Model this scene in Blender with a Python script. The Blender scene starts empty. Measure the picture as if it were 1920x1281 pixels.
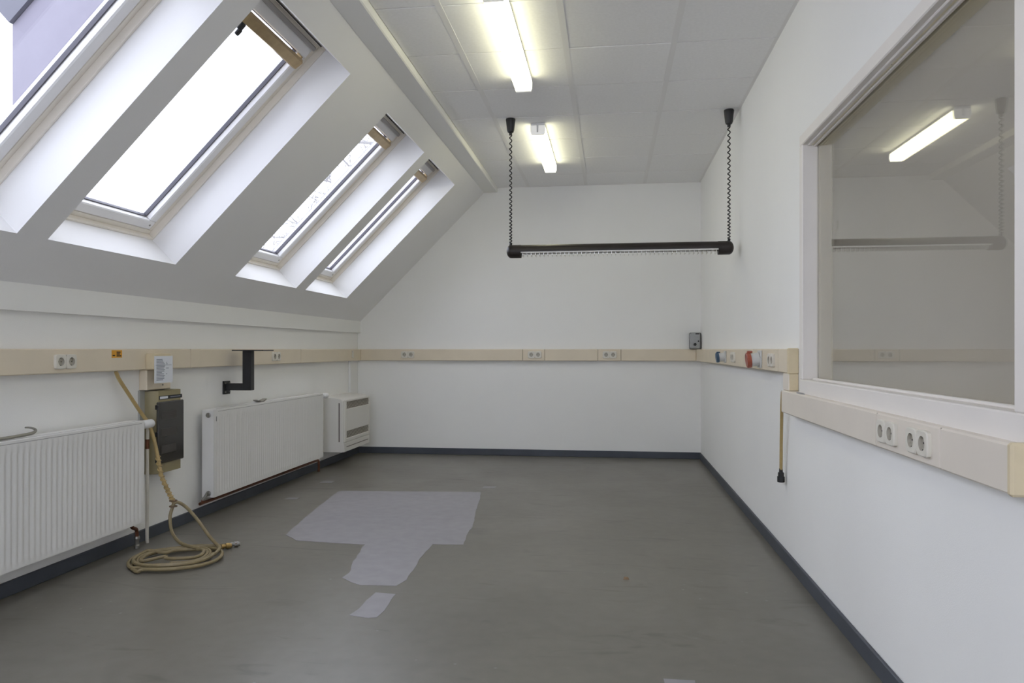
import bpy, math, random
from mathutils import Vector, Matrix

random.seed(7)
scene = bpy.context.scene
C = scene.collection

# ------------------------------------------------------------------ camera
# world: X=0 right wall (negative to the left), Y=0 far wall (negative towards the camera), Z=0 floor
F_PX, YAW, HORIZON = 1385.0, 0.1315, 655.865
cam_d = bpy.data.cameras.new('camera')
cam_d.sensor_width = 36.0
cam_d.lens = F_PX / 1920 * 36.0
cam_d.shift_y = (HORIZON - 640.5) / 1920
cam_d.clip_start = 0.05
cam = bpy.data.objects.new('camera', cam_d)
C.objects.link(cam)
cam.location = (-0.918, -7.708, 1.1145)
cam.rotation_euler = (math.pi / 2, 0, YAW)
scene.camera = cam

# ------------------------------------------------------------------ sky and exposure
SKY = 4.3
SUN = 3.5
LAMP = 6.5
world = bpy.data.worlds.new('overcast')
scene.world = world
world.use_nodes = True
bg = world.node_tree.nodes['Background']
bg.inputs[0].default_value = (0.82, 0.85, 1.0, 1)
bg.inputs[1].default_value = SKY
# sun behind thin cloud, low in front on the left (its glare sits at the edge of the second skylight)
sun_d = bpy.data.lights.new('sun', 'SUN')
sun_d.energy = SUN
sun_d.angle = math.radians(40)
sun_d.color = (0.86, 0.90, 1.0)
sun = bpy.data.objects.new('sun', sun_d)
C.objects.link(sun)
sun.rotation_euler = Vector((0.603, -0.929, -0.34)).to_track_quat('-Z', 'Y').to_euler()
scene.view_settings.view_transform = 'Standard'
scene.view_settings.look = 'None'
scene.view_settings.exposure = 0.0
scene.view_settings.gamma = 1.0
scene.view_settings.use_curve_mapping = False
scene.cycles.max_bounces = 12
scene.cycles.diffuse_bounces = 8
scene.cycles.transparent_max_bounces = 12

# ------------------------------------------------------------------ materials
MATS = {}

def nodes_of(m):
    m.use_nodes = True
    return m.node_tree, m.node_tree.nodes['Principled BSDF']

def mat(name, col, rough=0.5, metal=0.0, var=0.0, vscale=8.0, bump=0.0, bscale=120.0, spec=0.5, col2=None, detail=4.0):
    m = bpy.data.materials.new(name)
    nt, p = nodes_of(m)
    p.inputs['Base Color'].default_value = (*col, 1)
    p.inputs['Roughness'].default_value = rough
    p.inputs['Metallic'].default_value = metal
    p.inputs['Specular IOR Level'].default_value = spec
    if var > 0 or col2:
        tc = nt.nodes.new('ShaderNodeTexCoord')
        n = nt.nodes.new('ShaderNodeTexNoise')
        n.inputs['Scale'].default_value = vscale
        n.inputs['Detail'].default_value = detail
        r = nt.nodes.new('ShaderNodeValToRGB')
        a = [c * (1 - var) for c in col]
        b = list(col2) if col2 else [min(1, c * (1 + var)) for c in col]
        r.color_ramp.elements[0].position = 0.3
        r.color_ramp.elements[1].position = 0.7
        r.color_ramp.elements[0].color = (*a, 1)
        r.color_ramp.elements[1].color = (*b, 1)
        nt.links.new(tc.outputs['Object'], n.inputs['Vector'])
        nt.links.new(n.outputs['Fac'], r.inputs['Fac'])
        nt.links.new(r.outputs['Color'], p.inputs['Base Color'])
    if bump > 0:
        tc = nt.nodes.new('ShaderNodeTexCoord')
        n = nt.nodes.new('ShaderNodeTexNoise')
        n.inputs['Scale'].default_value = bscale
        n.inputs['Detail'].default_value = 3
        b = nt.nodes.new('ShaderNodeBump')
        b.inputs['Strength'].default_value = bump
        b.inputs['Distance'].default_value = 0.002
        nt.links.new(tc.outputs['Object'], n.inputs['Vector'])
        nt.links.new(n.outputs['Fac'], b.inputs['Height'])
        nt.links.new(b.outputs['Normal'], p.inputs['Normal'])
    MATS[name] = m
    return m

mat('wall', (0.85, 0.845, 0.815), 0.75, var=0.012, vscale=1.5, bump=0.25, bscale=260)
mat('slope', (0.84, 0.835, 0.83), 0.8, var=0.01, vscale=2, bump=0.15, bscale=200)
mat('reveal', (0.84, 0.84, 0.84), 0.6, bump=0.08, bscale=120)
mat('tile', (0.88, 0.875, 0.87), 0.9, var=0.025, vscale=60, bump=0.3, bscale=350)
mat('tbar', (0.82, 0.81, 0.80), 0.6)
mat('plenum', (0.12, 0.115, 0.11), 0.9)
mat('baseboard', (0.058, 0.066, 0.082), 0.5, var=0.12, vscale=6)
mat('duct', (0.72, 0.63, 0.485), 0.45, var=0.03, vscale=5)
mat('duct_pale', (0.73, 0.665, 0.575), 0.45, var=0.03, vscale=5)
mat('duct_aged', (0.66, 0.56, 0.37), 0.5, var=0.05, vscale=14)
mat('duct_gap', (0.20, 0.17, 0.13), 0.7)
mat('frame_paint', (0.79, 0.75, 0.70), 0.4, var=0.02, vscale=4)
mat('jamb_paint', (0.82, 0.76, 0.56), 0.5, var=0.03, vscale=5)
mat('blank_panel', (0.50, 0.455, 0.41), 0.7, var=0.015, vscale=3)
mat('pvc', (0.80, 0.79, 0.78), 0.35)
mat('pvc_cream', (0.80, 0.75, 0.665), 0.4, var=0.03, vscale=6)
mat('vent_grey', (0.33, 0.31, 0.29), 0.4)
mat('gasket', (0.11, 0.105, 0.125), 0.6)
mat('handle_tan', (0.45, 0.33, 0.17), 0.35, metal=0.5, var=0.12, vscale=20)
mat('black_plastic', (0.014, 0.014, 0.015), 0.45)
mat('lamp_brown', (0.022, 0.017, 0.015), 0.4, spec=0.4)
mat('bracket_black', (0.014, 0.015, 0.018), 0.5, var=0.2, vscale=20)
mat('chrome', (0.75, 0.73, 0.70), 0.25, metal=0.9)
mat('reflector', (0.83, 0.82, 0.78), 0.4)
mat('socket', (0.69, 0.655, 0.57), 0.35)
mat('socket_dish', (0.43, 0.40, 0.33), 0.4)
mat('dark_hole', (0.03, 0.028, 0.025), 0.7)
mat('radiator', (0.76, 0.75, 0.72), 0.35, var=0.01, vscale=3)
mat('radiator_slot', (0.30, 0.29, 0.28), 0.6)
mat('white_plastic', (0.80, 0.80, 0.79), 0.35)
mat('copper', (0.17, 0.07, 0.04), 0.45, metal=0.7, var=0.3, vscale=25)
mat('pipe_paint', (0.70, 0.66, 0.58), 0.4, var=0.05, vscale=12)
mat('steel', (0.32, 0.31, 0.28), 0.4, metal=0.8, var=0.2, vscale=30)
mat('handle_metal', (0.30, 0.29, 0.25), 0.4, metal=0.6, var=0.1, vscale=15)
mat('brass', (0.40, 0.27, 0.10), 0.35, metal=0.9, var=0.25, vscale=40)
mat('fuse_case', (0.30, 0.255, 0.135), 0.45, var=0.05, vscale=8)
mat('fuse_plate', (0.40, 0.40, 0.37), 0.6)
mat('fuse_door', (0.030, 0.027, 0.022), 0.15, spec=0.6)
mat('fuse_row', (0.055, 0.05, 0.043), 0.5)
mat('paper', (0.74, 0.76, 0.80), 0.7)
mat('ink', (0.25, 0.27, 0.32), 0.8)
mat('ink_dark', (0.03, 0.03, 0.03), 0.8)
mat('sticker_orange', (0.70, 0.33, 0.015), 0.5)
mat('hose_tan', (0.235, 0.185, 0.095), 0.45, var=0.15, vscale=30)
mat('hose_clear', (0.40, 0.29, 0.12), 0.35, var=0.1, vscale=40)
mat('tie', (0.16, 0.10, 0.06), 0.6)
mat('convector', (0.72, 0.70, 0.65), 0.45, var=0.01, vscale=4)
mat('grille_dark', (0.10, 0.085, 0.07), 0.7)
mat('grille_slat', (0.42, 0.39, 0.34), 0.5)
mat('switch_grey', (0.36, 0.37, 0.37), 0.45, var=0.04, vscale=20)
mat('switch_edge', (0.12, 0.125, 0.125), 0.5)
mat('cee_blue', (0.05, 0.10, 0.17), 0.4)
mat('cee_red', (0.33, 0.075, 0.04), 0.4)
mat('cee_grey', (0.60, 0.60, 0.58), 0.4)
mat('lead_grey', (0.30, 0.30, 0.31), 0.6)
mat('chip', (0.30, 0.20, 0.11), 0.7)
mat('dormer', (0.235, 0.22, 0.265), 0.8, var=0.05, vscale=3)
mat('dormer_cap', (0.15, 0.15, 0.175), 0.8)
mat('bark', (0.27, 0.26, 0.255), 0.9)
mat('ground', (0.50, 0.49, 0.48), 0.95, var=0.3, vscale=0.4)

def floor_mat(name, c1, c2, rough, marks=True):
    m = bpy.data.materials.new(name)
    nt, p = nodes_of(m)
    N, L = nt.nodes, nt.links
    tc = N.new('ShaderNodeTexCoord')
    def noise(scale, det=5, dist=0.0, stretch=None):
        n = N.new('ShaderNodeTexNoise')
        n.inputs['Scale'].default_value = scale
        n.inputs['Detail'].default_value = det
        n.inputs['Distortion'].default_value = dist
        if stretch:
            mp = N.new('ShaderNodeMapping')
            mp.inputs['Scale'].default_value = stretch
            L.new(tc.outputs['Object'], mp.inputs['Vector'])
            L.new(mp.outputs['Vector'], n.inputs['Vector'])
        else:
            L.new(tc.outputs['Object'], n.inputs['Vector'])
        return n
    def ramp(a, b, ca, cb):
        r = N.new('ShaderNodeValToRGB')
        r.color_ramp.elements[0].position = a
        r.color_ramp.elements[1].position = b
        r.color_ramp.elements[0].color = (*ca, 1)
        r.color_ramp.elements[1].color = (*cb, 1)
        return r
    def mix(t, fac, a, b, f=None):
        x = N.new('ShaderNodeMixRGB')
        x.blend_type = t
        x.inputs[0].default_value = f if f is not None else 1
        if fac is not None:
            L.new(fac, x.inputs[0])
        L.new(a, x.inputs[1])
        if isinstance(b, tuple):
            x.inputs[2].default_value = (*b, 1)
        else:
            L.new(b, x.inputs[2])
        return x.outputs[0]
    n1 = noise(0.9, 6, 0.4)
    r1 = ramp(0.35, 0.68, c1, c2)
    L.new(n1.outputs['Fac'], r1.inputs['Fac'])
    col = r1.outputs['Color']
    n2 = noise(14, 6)
    r2 = ramp(0.3, 0.7, (0.93, 0.93, 0.93), (1.06, 1.06, 1.06))
    L.new(n2.outputs['Fac'], r2.inputs['Fac'])
    col = mix('MULTIPLY', None, col, r2.outputs['Color'])
    if marks:
        # scuffs and stains: dark smears, pale scratches, small specks
        n3 = noise(3.0, 7, 1.5, (0.6, 2.4, 1))
        r3 = ramp(0.60, 0.70, (0, 0, 0), (0.5, 0.5, 0.5))
        L.new(n3.outputs['Fac'], r3.inputs['Fac'])
        col = mix('MULTIPLY', r3.outputs['Color'], col, (0.55, 0.55, 0.53))
        v = N.new('ShaderNodeTexVoronoi')
        v.inputs['Scale'].default_value = 9
        L.new(tc.outputs['Object'], v.inputs['Vector'])
        rv = ramp(0.03, 0.075, (0.8, 0.8, 0.8), (0, 0, 0))
        L.new(v.outputs['Distance'], rv.inputs['Fac'])
        n4 = noise(1.3, 3)
        r4 = ramp(0.50, 0.58, (0, 0, 0), (1, 1, 1))
        L.new(n4.outputs['Fac'], r4.inputs['Fac'])
        k = mix('MULTIPLY', None, rv.outputs['Color'], r4.outputs['Color'])
        col = mix('MIX', k, col, (0.26, 0.255, 0.24))
        v2 = N.new('ShaderNodeTexVoronoi')
        v2.inputs['Scale'].default_value = 6.3
        mp = N.new('ShaderNodeMapping')
        mp.inputs['Location'].default_value = (3.1, 1.7, 0)
        mp.inputs['Scale'].default_value = (1, 1.5, 1)
        L.new(tc.outputs['Object'], mp.inputs['Vector'])
        L.new(mp.outputs['Vector'], v2.inputs['Vector'])
        rv2 = ramp(0.03, 0.07, (0.8, 0.7, 0.7), (0, 0, 0))
        L.new(v2.outputs['Distance'], rv2.inputs['Fac'])
        n5 = noise(1.0, 3, 0, (1, 1, 4))
        r5 = ramp(0.5, 0.6, (0, 0, 0), (1, 1, 1))
        L.new(n5.outputs['Fac'], r5.inputs['Fac'])
        k2 = mix('MULTIPLY', None, rv2.outputs['Color'], r5.outputs['Color'])
        col = mix('MIX', k2, col, (0.08, 0.076, 0.068))
    L.new(col, p.inputs['Base Color'])
    n6 = noise(2.2, 6, 0.6)
    mr = N.new('ShaderNodeMapRange')
    mr.inputs[3].default_value = rough - 0.05
    mr.inputs[4].default_value = rough + 0.09
    L.new(n6.outputs['Fac'], mr.inputs[0])
    L.new(mr.outputs[0], p.inputs['Roughness'])
    n7 = noise(5, 4)
    b = N.new('ShaderNodeBump')
    b.inputs['Strength'].default_value = 0.12
    b.inputs['Distance'].default_value = 0.004
    L.new(n7.outputs['Fac'], b.inputs['Height'])
    L.new(b.outputs['Normal'], p.inputs['Normal'])
    MATS[name] = m

floor_mat('floor', (0.142, 0.131, 0.109), (0.182, 0.169, 0.142), 0.32)
floor_mat('floor_patch', (0.275, 0.265, 0.278), (0.300, 0.288, 0.302), 0.45, marks=False)

def glass_mat(name, boost=1.0, tint=(0.97, 0.98, 0.98), rough=0.0):
    m = bpy.data.materials.new(name)
    m.use_nodes = True
    nt = m.node_tree
    N, L = nt.nodes, nt.links
    N.remove(N['Principled BSDF'])
    out = N['Material Output']
    g = N.new('ShaderNodeNewGeometry')
    d = N.new('ShaderNodeVectorMath')
    d.operation = 'DOT_PRODUCT'
    L.new(g.outputs['Incoming'], d.inputs[0])
    L.new(g.outputs['Normal'], d.inputs[1])
    def math_(op, a, b=None, vb=None):
        x = N.new('ShaderNodeMath')
        x.operation = op
        if isinstance(a, float):
            x.inputs[0].default_value = a
        else:
            L.new(a, x.inputs[0])
        if b is not None:
            L.new(b, x.inputs[1])
        elif vb is not None:
            x.inputs[1].default_value = vb
        x.use_clamp = False
        return x.outputs[0]
    a = math_('ABSOLUTE', d.outputs['Value'])
    i = math_('SUBTRACT', 1.0, a)
    pw = math_('POWER', i, vb=5.0)
    r = math_('MULTIPLY_ADD', pw, vb=0.96)
    nt.nodes[-1].inputs[2].default_value = 0.04
    r = math_('MULTIPLY', r, vb=boost)
    r = math_('MINIMUM', r, vb=1.0)
    t = N.new('ShaderNodeBsdfTransparent')
    t.inputs[0].default_value = (*tint, 1)
    gl = N.new('ShaderNodeBsdfGlossy')
    gl.inputs['Roughness'].default_value = rough
    ms = N.new('ShaderNodeMixShader')
    L.new(r, ms.inputs[0])
    L.new(t.outputs[0], ms.inputs[1])
    L.new(gl.outputs[0], ms.inputs[2])
    L.new(ms.outputs[0], out.inputs['Surface'])
    MATS[name] = m

glass_mat('glass', 1.0)
glass_mat('glass_double', 1.5, (0.95, 0.95, 0.93))

def emit_mat(name, col, s):
    m = bpy.data.materials.new(name)
    nt, p = nodes_of(m)
    p.inputs['Base Color'].default_value = (0.9, 0.9, 0.88, 1)
    p.inputs['Emission Color'].default_value = (*col, 1)
    p.inputs['Emission Strength'].default_value = s
    MATS[name] = m

emit_mat('diffuser_lit', (1.0, 0.97, 0.66), LAMP)
emit_mat('diffuser_end', (1.0, 0.98, 0.9), 0.30)

# ------------------------------------------------------------------ mesh helpers
class MB:
    def __init__(self):
        self.v, self.f = [], []

    def add(self, vs, fs, M=None):
        o = len(self.v)
        self.v += [(M @ Vector(p)) if M is not None else Vector(p) for p in vs]
        self.f += [tuple(i + o for i in q) for q in fs]
        return self

    def box(self, x0, x1, y0, y1, z0, z1, M=None):
        vs = [(x, y, z) for x in (x0, x1) for y in (y0, y1) for z in (z0, z1)]
        fs = [(0, 1, 3, 2), (4, 6, 7, 5), (0, 4, 5, 1), (2, 3, 7, 6), (0, 2, 6, 4), (1, 5, 7, 3)]
        return self.add(vs, fs, M)

    def cbox(self, x0, x1, y0, y1, z0, z1, c=0.004, M=None):
        """box with chamfered edges"""
        c = min(c, (x1 - x0) * .45, (y1 - y0) * .45, (z1 - z0) * .45)
        lo, hi = (x0, y0, z0), (x1, y1, z1)
        idx, vs = {}, []
        for sx in (0, 1):
            for sy in (0, 1):
                for sz in (0, 1):
                    s = (sx, sy, sz)
                    for ax in range(3):
                        p = []
                        for k in range(3):
                            e = hi[k] if s[k] else lo[k]
                            if k != ax:
                                e += -c if s[k] else c
                            p.append(e)
                        idx[(s, ax)] = len(vs)
                        vs.append(tuple(p))
        fs = []
        for ax in range(3):
            a, b = [k for k in range(3) if k != ax]
            for s in (0, 1):
                q = []
                for (i, j) in ((0, 0), (1, 0), (1, 1), (0, 1)):
                    t = [0, 0, 0]; t[ax] = s; t[a] = i; t[b] = j
                    q.append(idx[(tuple(t), ax)])
                fs.append(tuple(q))
        for e in range(3):
            a, b = [k for k in range(3) if k != e]
            for i in (0, 1):
                for j in (0, 1):
                    t0 = [0, 0, 0]; t0[a] = i; t0[b] = j
                    t1 = list(t0); t1[e] = 1
                    fs.append((idx[(tuple(t0), a)], idx[(tuple(t1), a)], idx[(tuple(t1), b)], idx[(tuple(t0), b)]))
        for sx in (0, 1):
            for sy in (0, 1):
                for sz in (0, 1):
                    s = (sx, sy, sz)
                    fs.append((idx[(s, 0)], idx[(s, 1)], idx[(s, 2)]))
        return self.add(vs, fs, M)

    def prism(self, poly, axis, a, b, M=None):
        """poly: 2D points; axis 0/1/2 extruded from a to b (poly uses the other two axes in order)"""
        def P(p, t):
            q = list(p); q.insert(axis, t); return tuple(q)
        n = len(poly)
        vs = [P(p, a) for p in poly] + [P(p, b) for p in poly]
        fs = [tuple(range(n)), tuple(range(2 * n - 1, n - 1, -1))]
        fs += [(i, (i + 1) % n, n + (i + 1) % n, n + i) for i in range(n)]
        return self.add(vs, fs, M)

    def tube(self, pts, r, n=8, caps=True, radii=None):
        pts = [Vector(p) for p in pts]
        m = len(pts)
        T = []
        for i in range(m):
            d = pts[min(i + 1, m - 1)] - pts[max(i - 1, 0)]
            T.append(d.normalized() if d.length > 1e-9 else Vector((0, 0, 1)))
        u = T[0].orthogonal().normalized()
        vs, fs = [], []
        for i in range(m):
            u = u - T[i] * u.dot(T[i])
            u = u.normalized() if u.length > 1e-6 else T[i].orthogonal().normalized()
            w = T[i].cross(u)
            rr = radii[i] if radii else r
            for k in range(n):
                a = 2 * math.pi * k / n
                vs.append(pts[i] + (u * math.cos(a) + w * math.sin(a)) * rr)
        for i in range(m - 1):
            for k in range(n):
                fs.append((i * n + k, i * n + (k + 1) % n, (i + 1) * n + (k + 1) % n, (i + 1) * n + k))
        if caps:
            fs.append(tuple(range(n - 1, -1, -1)))
            fs.append(tuple(range((m - 1) * n, m * n)))
        return self.add(vs, fs)

    def lathe(self, prof, origin, axis, n=20):
        """prof: list of (r, h) along axis"""
        ax = Vector(axis).normalized()
        u = ax.orthogonal().normalized()
        w = ax.cross(u)
        o = Vector(origin)
        vs, fs = [], []
        for r, h in prof:
            for k in range(n):
                a = 2 * math.pi * k / n
                vs.append(o + ax * h + (u * math.cos(a) + w * math.sin(a)) * max(r, 1e-5))
        for i in range(len(prof) - 1):
            for k in range(n):
                fs.append((i * n + k, i * n + (k + 1) % n, (i + 1) * n + (k + 1) % n, (i + 1) * n + k))
        fs.append(tuple(range(n - 1, -1, -1)))
        fs.append(tuple(range((len(prof) - 1) * n, len(prof) * n)))
        return self.add(vs, fs)

    def cyl(self, p0, p1, r, n=16):
        d = Vector(p1) - Vector(p0)
        return self.lathe([(r, 0), (r, d.length)], p0, d, n)

    def mesh(self, name, off=Vector((0, 0, 0)), smooth=True):
        me = bpy.data.meshes.new(name)
        me.from_pydata([tuple(p - off) for p in self.v], [], self.f)
        me.validate()
        import bmesh
        bm = bmesh.new(); bm.from_mesh(me)
        bmesh.ops.recalc_face_normals(bm, faces=bm.faces)
        bm.to_mesh(me); bm.free()
        if smooth:
            for p in me.polygons:
                p.use_smooth = True
            me.set_sharp_from_angle(angle=math.radians(34))
        return me

WLOC = {}

def wloc(o):
    return WLOC.get(o.name, Vector((0, 0, 0))) if o else Vector((0, 0, 0))

def obj(name, mb, m, parent=None, label=None, kind=None, smooth=True):
    off = wloc(parent)
    o = bpy.data.objects.new(name, mb.mesh(name, off, smooth) if isinstance(mb, MB) else mb)
    o.data.materials.append(MATS[m]) if not o.data.materials else None
    C.objects.link(o)
    if parent:
        o.parent = parent
        WLOC[o.name] = off.copy()
    else:
        WLOC[o.name] = Vector((0, 0, 0))
    if label: o['label'] = label
    if kind: o['kind'] = kind
    return o

def thing(name, label, cat, loc, group=None):
    o = bpy.data.objects.new(name, None)
    C.objects.link(o)
    o.location = loc
    o.empty_display_size = 0.05
    WLOC[o.name] = Vector(loc)
    o['label'] = label; o['category'] = cat
    if group: o['group'] = group
    return o

def single(name, mb, m, label, cat, group=None):
    """one-mesh thing with its origin at the base centre"""
    lo = Vector([min(p[i] for p in mb.v) for i in range(3)])
    hi = Vector([max(p[i] for p in mb.v) for i in range(3)])
    org = Vector(((lo.x + hi.x) / 2, (lo.y + hi.y) / 2, lo.z))
    o = bpy.data.objects.new(name, mb.mesh(name, org))
    o.data.materials.append(MATS[m]); C.objects.link(o)
    o.location = org
    WLOC[o.name] = org
    o['label'] = label; o['category'] = cat
    if group: o['group'] = group
    return o

def struct(name, mb, m, label=None, smooth=True, parent=None):
    o = obj(name, mb, m, parent, label, None if parent else 'structure', smooth)
    return o

def frame_M(origin, ea, eb, ec):
    """local (a along wall, b out of wall, c up) -> world"""
    M = Matrix.Identity(4)
    for i, e in enumerate((ea, eb, ec)):
        for k in range(3):
            M[k][i] = e[k]
    for k in range(3):
        M[k][3] = origin[k]
    return M

def catmull(pts, per=8, closed=False):
    pts = [Vector(p) for p in pts]
    out = []
    n = len(pts)
    rng = n if closed else n - 1
    for i in range(rng):
        if closed:
            p0, p1, p2, p3 = pts[(i - 1) % n], pts[i], pts[(i + 1) % n], pts[(i + 2) % n]
        else:
            p0, p1, p2, p3 = pts[max(i - 1, 0)], pts[i], pts[i + 1], pts[min(i + 2, n - 1)]
        for k in range(per):
            t = k / per
            out.append(0.5 * ((2 * p1) + (p2 - p0) * t + (2 * p0 - 5 * p1 + 4 * p2 - p3) * t * t + (3 * p1 - p0 - 3 * p2 + p3) * t ** 3))
    if not closed:
        out.append(pts[-1])
    return out

# ------------------------------------------------------------------ room shell
W, H, YR = -3.62, 2.82, -9.3          # left wall, ceiling height, wall behind the camera
WX = -0.03                             # front face of the interior window frame
WY0, WY1, WZ0, WZ1 = -5.99, -4.07, 0.86, 2.122

floor = struct('floor', MB().box(W - .3, .3, YR - .2, .3, -.12, 0), 'floor', 'grey-green scuffed sheet floor')
struct('wall_back', MB().box(W - .3, .3, 0, .2, 0, 3.1), 'wall')
# wall behind the photographer, with an added opening that lets in fill daylight
RW = (-3.3, -.25, .30, 2.70)
mb = MB()
mb.box(W - .3, RW[0], YR - .2, YR, 0, 3.1)
mb.box(RW[1], .3, YR - .2, YR, 0, 3.1)
mb.box(RW[0], RW[1], YR - .2, YR, 0, RW[2])
mb.box(RW[0], RW[1], YR - .2, YR, RW[3], 3.1)
struct('wall_rear', mb, 'wall', smooth=False)
mb = MB()
hy0, hy1, hz0, hz1 = WY0 + .02, WY1 - .02, WZ0 + .02, WZ1 - .02
mb.box(0, .22, YR, hy0, 0, 3.1)
mb.box(0, .22, hy1, 0, 0, 3.1)
mb.box(0, .22, hy0, hy1, 0, hz0)
mb.box(0, .22, hy0, hy1, hz1, 3.1)
struct('wall_right', mb, 'wall', smooth=False)
struct('wall_left', MB().box(W - .3, W, YR, 0, 0, 1.30), 'wall')
struct('trim_1', MB().box(W - .3, W + .03, YR, 0, 1.294, 1.425), 'wall', 'white boxed ledge running under the sloped ceiling')

# sloped ceiling: foot at (-3.59, 1.42), 45 degrees
SA = Vector((-3.59, 0, 1.42))
ST = Vector((math.sqrt(.5), 0, math.sqrt(.5)))
SN = Vector((-math.sqrt(.5), 0, math.sqrt(.5)))

def SP(t, y, off):
    p = SA + ST * t + SN * off
    return (p.x, y, p.z)

SM = frame_M(SA, ST, (0, 1, 0), SN)     # local (t, y, off)
T0, T1 = 0.264, 1.748
SKY_Y = [(-8.72, -7.735), (-7.56, -6.575), (-5.875, -4.886), (-4.713, -3.735), (-3.05, -2.08), (-1.90, -0.935)]  # leading pair is unseen, added to bring daylight into the near end
mb = MB()
TH = 0.32
mb.box(-.42, T0, YR, 0, 0, TH, SM)
mb.box(T1, 2.35, YR, 0, 0, TH, SM)
edges = [YR] + [e for s in SKY_Y for e in s] + [0]
for i in range(0, len(edges), 2):
    mb.box(T0, T1, edges[i], edges[i + 1], 0, TH, SM)
struct('ceiling_slope', mb, 'slope', 'white sloped attic ceiling with skylight openings', smooth=False)
struct('trim_2', MB().cbox(-2.24, -2.09, YR, 0, 2.772, 2.93, .006), 'wall', 'white boxed beam where slope meets tiled ceiling')

# ceiling grid
ceiling = struct('ceiling', MB().box(-2.45, .2, YR, .1, 2.842, 2.98), 'plenum', 'suspended ceiling of white mineral tiles')
cols = [(0.0, -.5624), (-.5624, -1.1624), (-1.1624, -1.7624), (-1.7624, -2.10)]
rows = [0.0, -.5175]
while rows[-1] > YR + .7:
    rows.append(rows[-1] - .6)
rows.append(YR)
tile_cache = {}
for ci, (xa, xb) in enumerate(cols):
    for ri in range(len(rows) - 1):
        ya, yb = rows[ri], rows[ri + 1]
        w, d = abs(xb - xa), abs(yb - ya)
        key = (round(w, 3), round(d, 3))
        if key not in tile_cache:
            me = MB().cbox(-w / 2 + .013, w / 2 - .013, -d / 2 + .005, d / 2 - .005, 0, .018, .0018).mesh('ceiling_tile')
            me.materials.append(MATS['tile'])
            tile_cache[key] = me
        o = bpy.data.objects.new('ceiling_tile', tile_cache[key])
        C.objects.link(o)
        o.parent = ceiling
        o.location = ((xa + xb) / 2, (ya + yb) / 2, H + .003 + random.uniform(-.001, .001))
for x in (-.5624, -1.1624, -1.7624):
    obj('ceiling_runner', MB().box(x - .0165, x + .0165, YR, 0, H + .0012, H + .022), 'tbar', ceiling)
obj('edge_angle', MB().box(-.02, 0, YR, 0, H + .002, H + .022), 'tbar', ceiling)
obj('edge_angle', MB().box(-2.1, 0, -.02, 0, H + .002, H + .022), 'tbar', ceiling)

# baseboards
struct('baseboard_back', MB().cbox(W, 0, -.014, 0, 0, .068, .003), 'baseboard')
struct('baseboard_right', MB().cbox(-.014, 0, YR, 0, 0, .068, .003), 'baseboard')
struct('baseboard_left', MB().cbox(W, W + .014, YR, 0, 0, .068, .003), 'baseboard')

# painted patches on the floor (outlines of real paint, laid on the floor)
def patch(pts, z=0.0012, jitter=.004):
    out = []
    n = len(pts)
    for i in range(n):
        a, b = Vector((*pts[i], 0)), Vector((*pts[(i + 1) % n], 0))
        k = max(1, int((b - a).length / .05))
        for j in range(k):
            p = a.lerp(b, j / k)
            out.append((p.x + random.uniform(-jitter, jitter), p.y + random.uniform(-jitter, jitter)))
    return MB().prism(out, 2, 0.0, z)

big = [(-3.032, -2.115), (-2.932, -2.102), (-1.92, -2.012), (-1.868, -2.354), (-1.825, -2.742), (-1.773, -3.119), (-1.772, -3.336),
       (-1.745, -3.565), (-1.926, -3.577), (-1.917, -3.91), (-1.893, -4.234), (-1.918, -4.327), (-2.026, -4.333), (-2.09, -4.341),
       (-2.139, -4.308), (-2.211, -4.242), (-2.205, -4.163), (-2.246, -4.012), (-2.307, -3.639), (-2.514, -3.62), (-2.73, -3.6),
       (-2.845, -3.49), (-2.867, -3.375), (-2.915, -3.062), (-2.975, -2.645)]
obj('paint_patch', patch(big), 'floor_patch', floor, 'large lavender-grey painted patch on the floor', smooth=False)
obj('paint_patch', patch([(-1.984, -4.428), (-1.888, -4.445), (-1.875, -4.585), (-1.876, -4.734), (-1.913, -4.745), (-1.999, -4.725), (-1.989, -4.647)]),
    'floor_patch', floor, 'small separate lavender-grey painted patch', smooth=False)
for (cx, cy, w, d) in ((-3.274, -1.745, .10, .09), (-3.274, -2.442, .09, .07), (-1.882, -1.804, .10, .09), (-.684, -5.19, .10, .06)):
    obj('paint_patch', patch([(cx - w / 2, cy - d / 2), (cx + w / 2, cy - d / 2 + .01), (cx + w / 2, cy + d / 2), (cx - w / 2, cy + d / 2)]),
        'floor_patch', floor, smooth=False)

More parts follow.
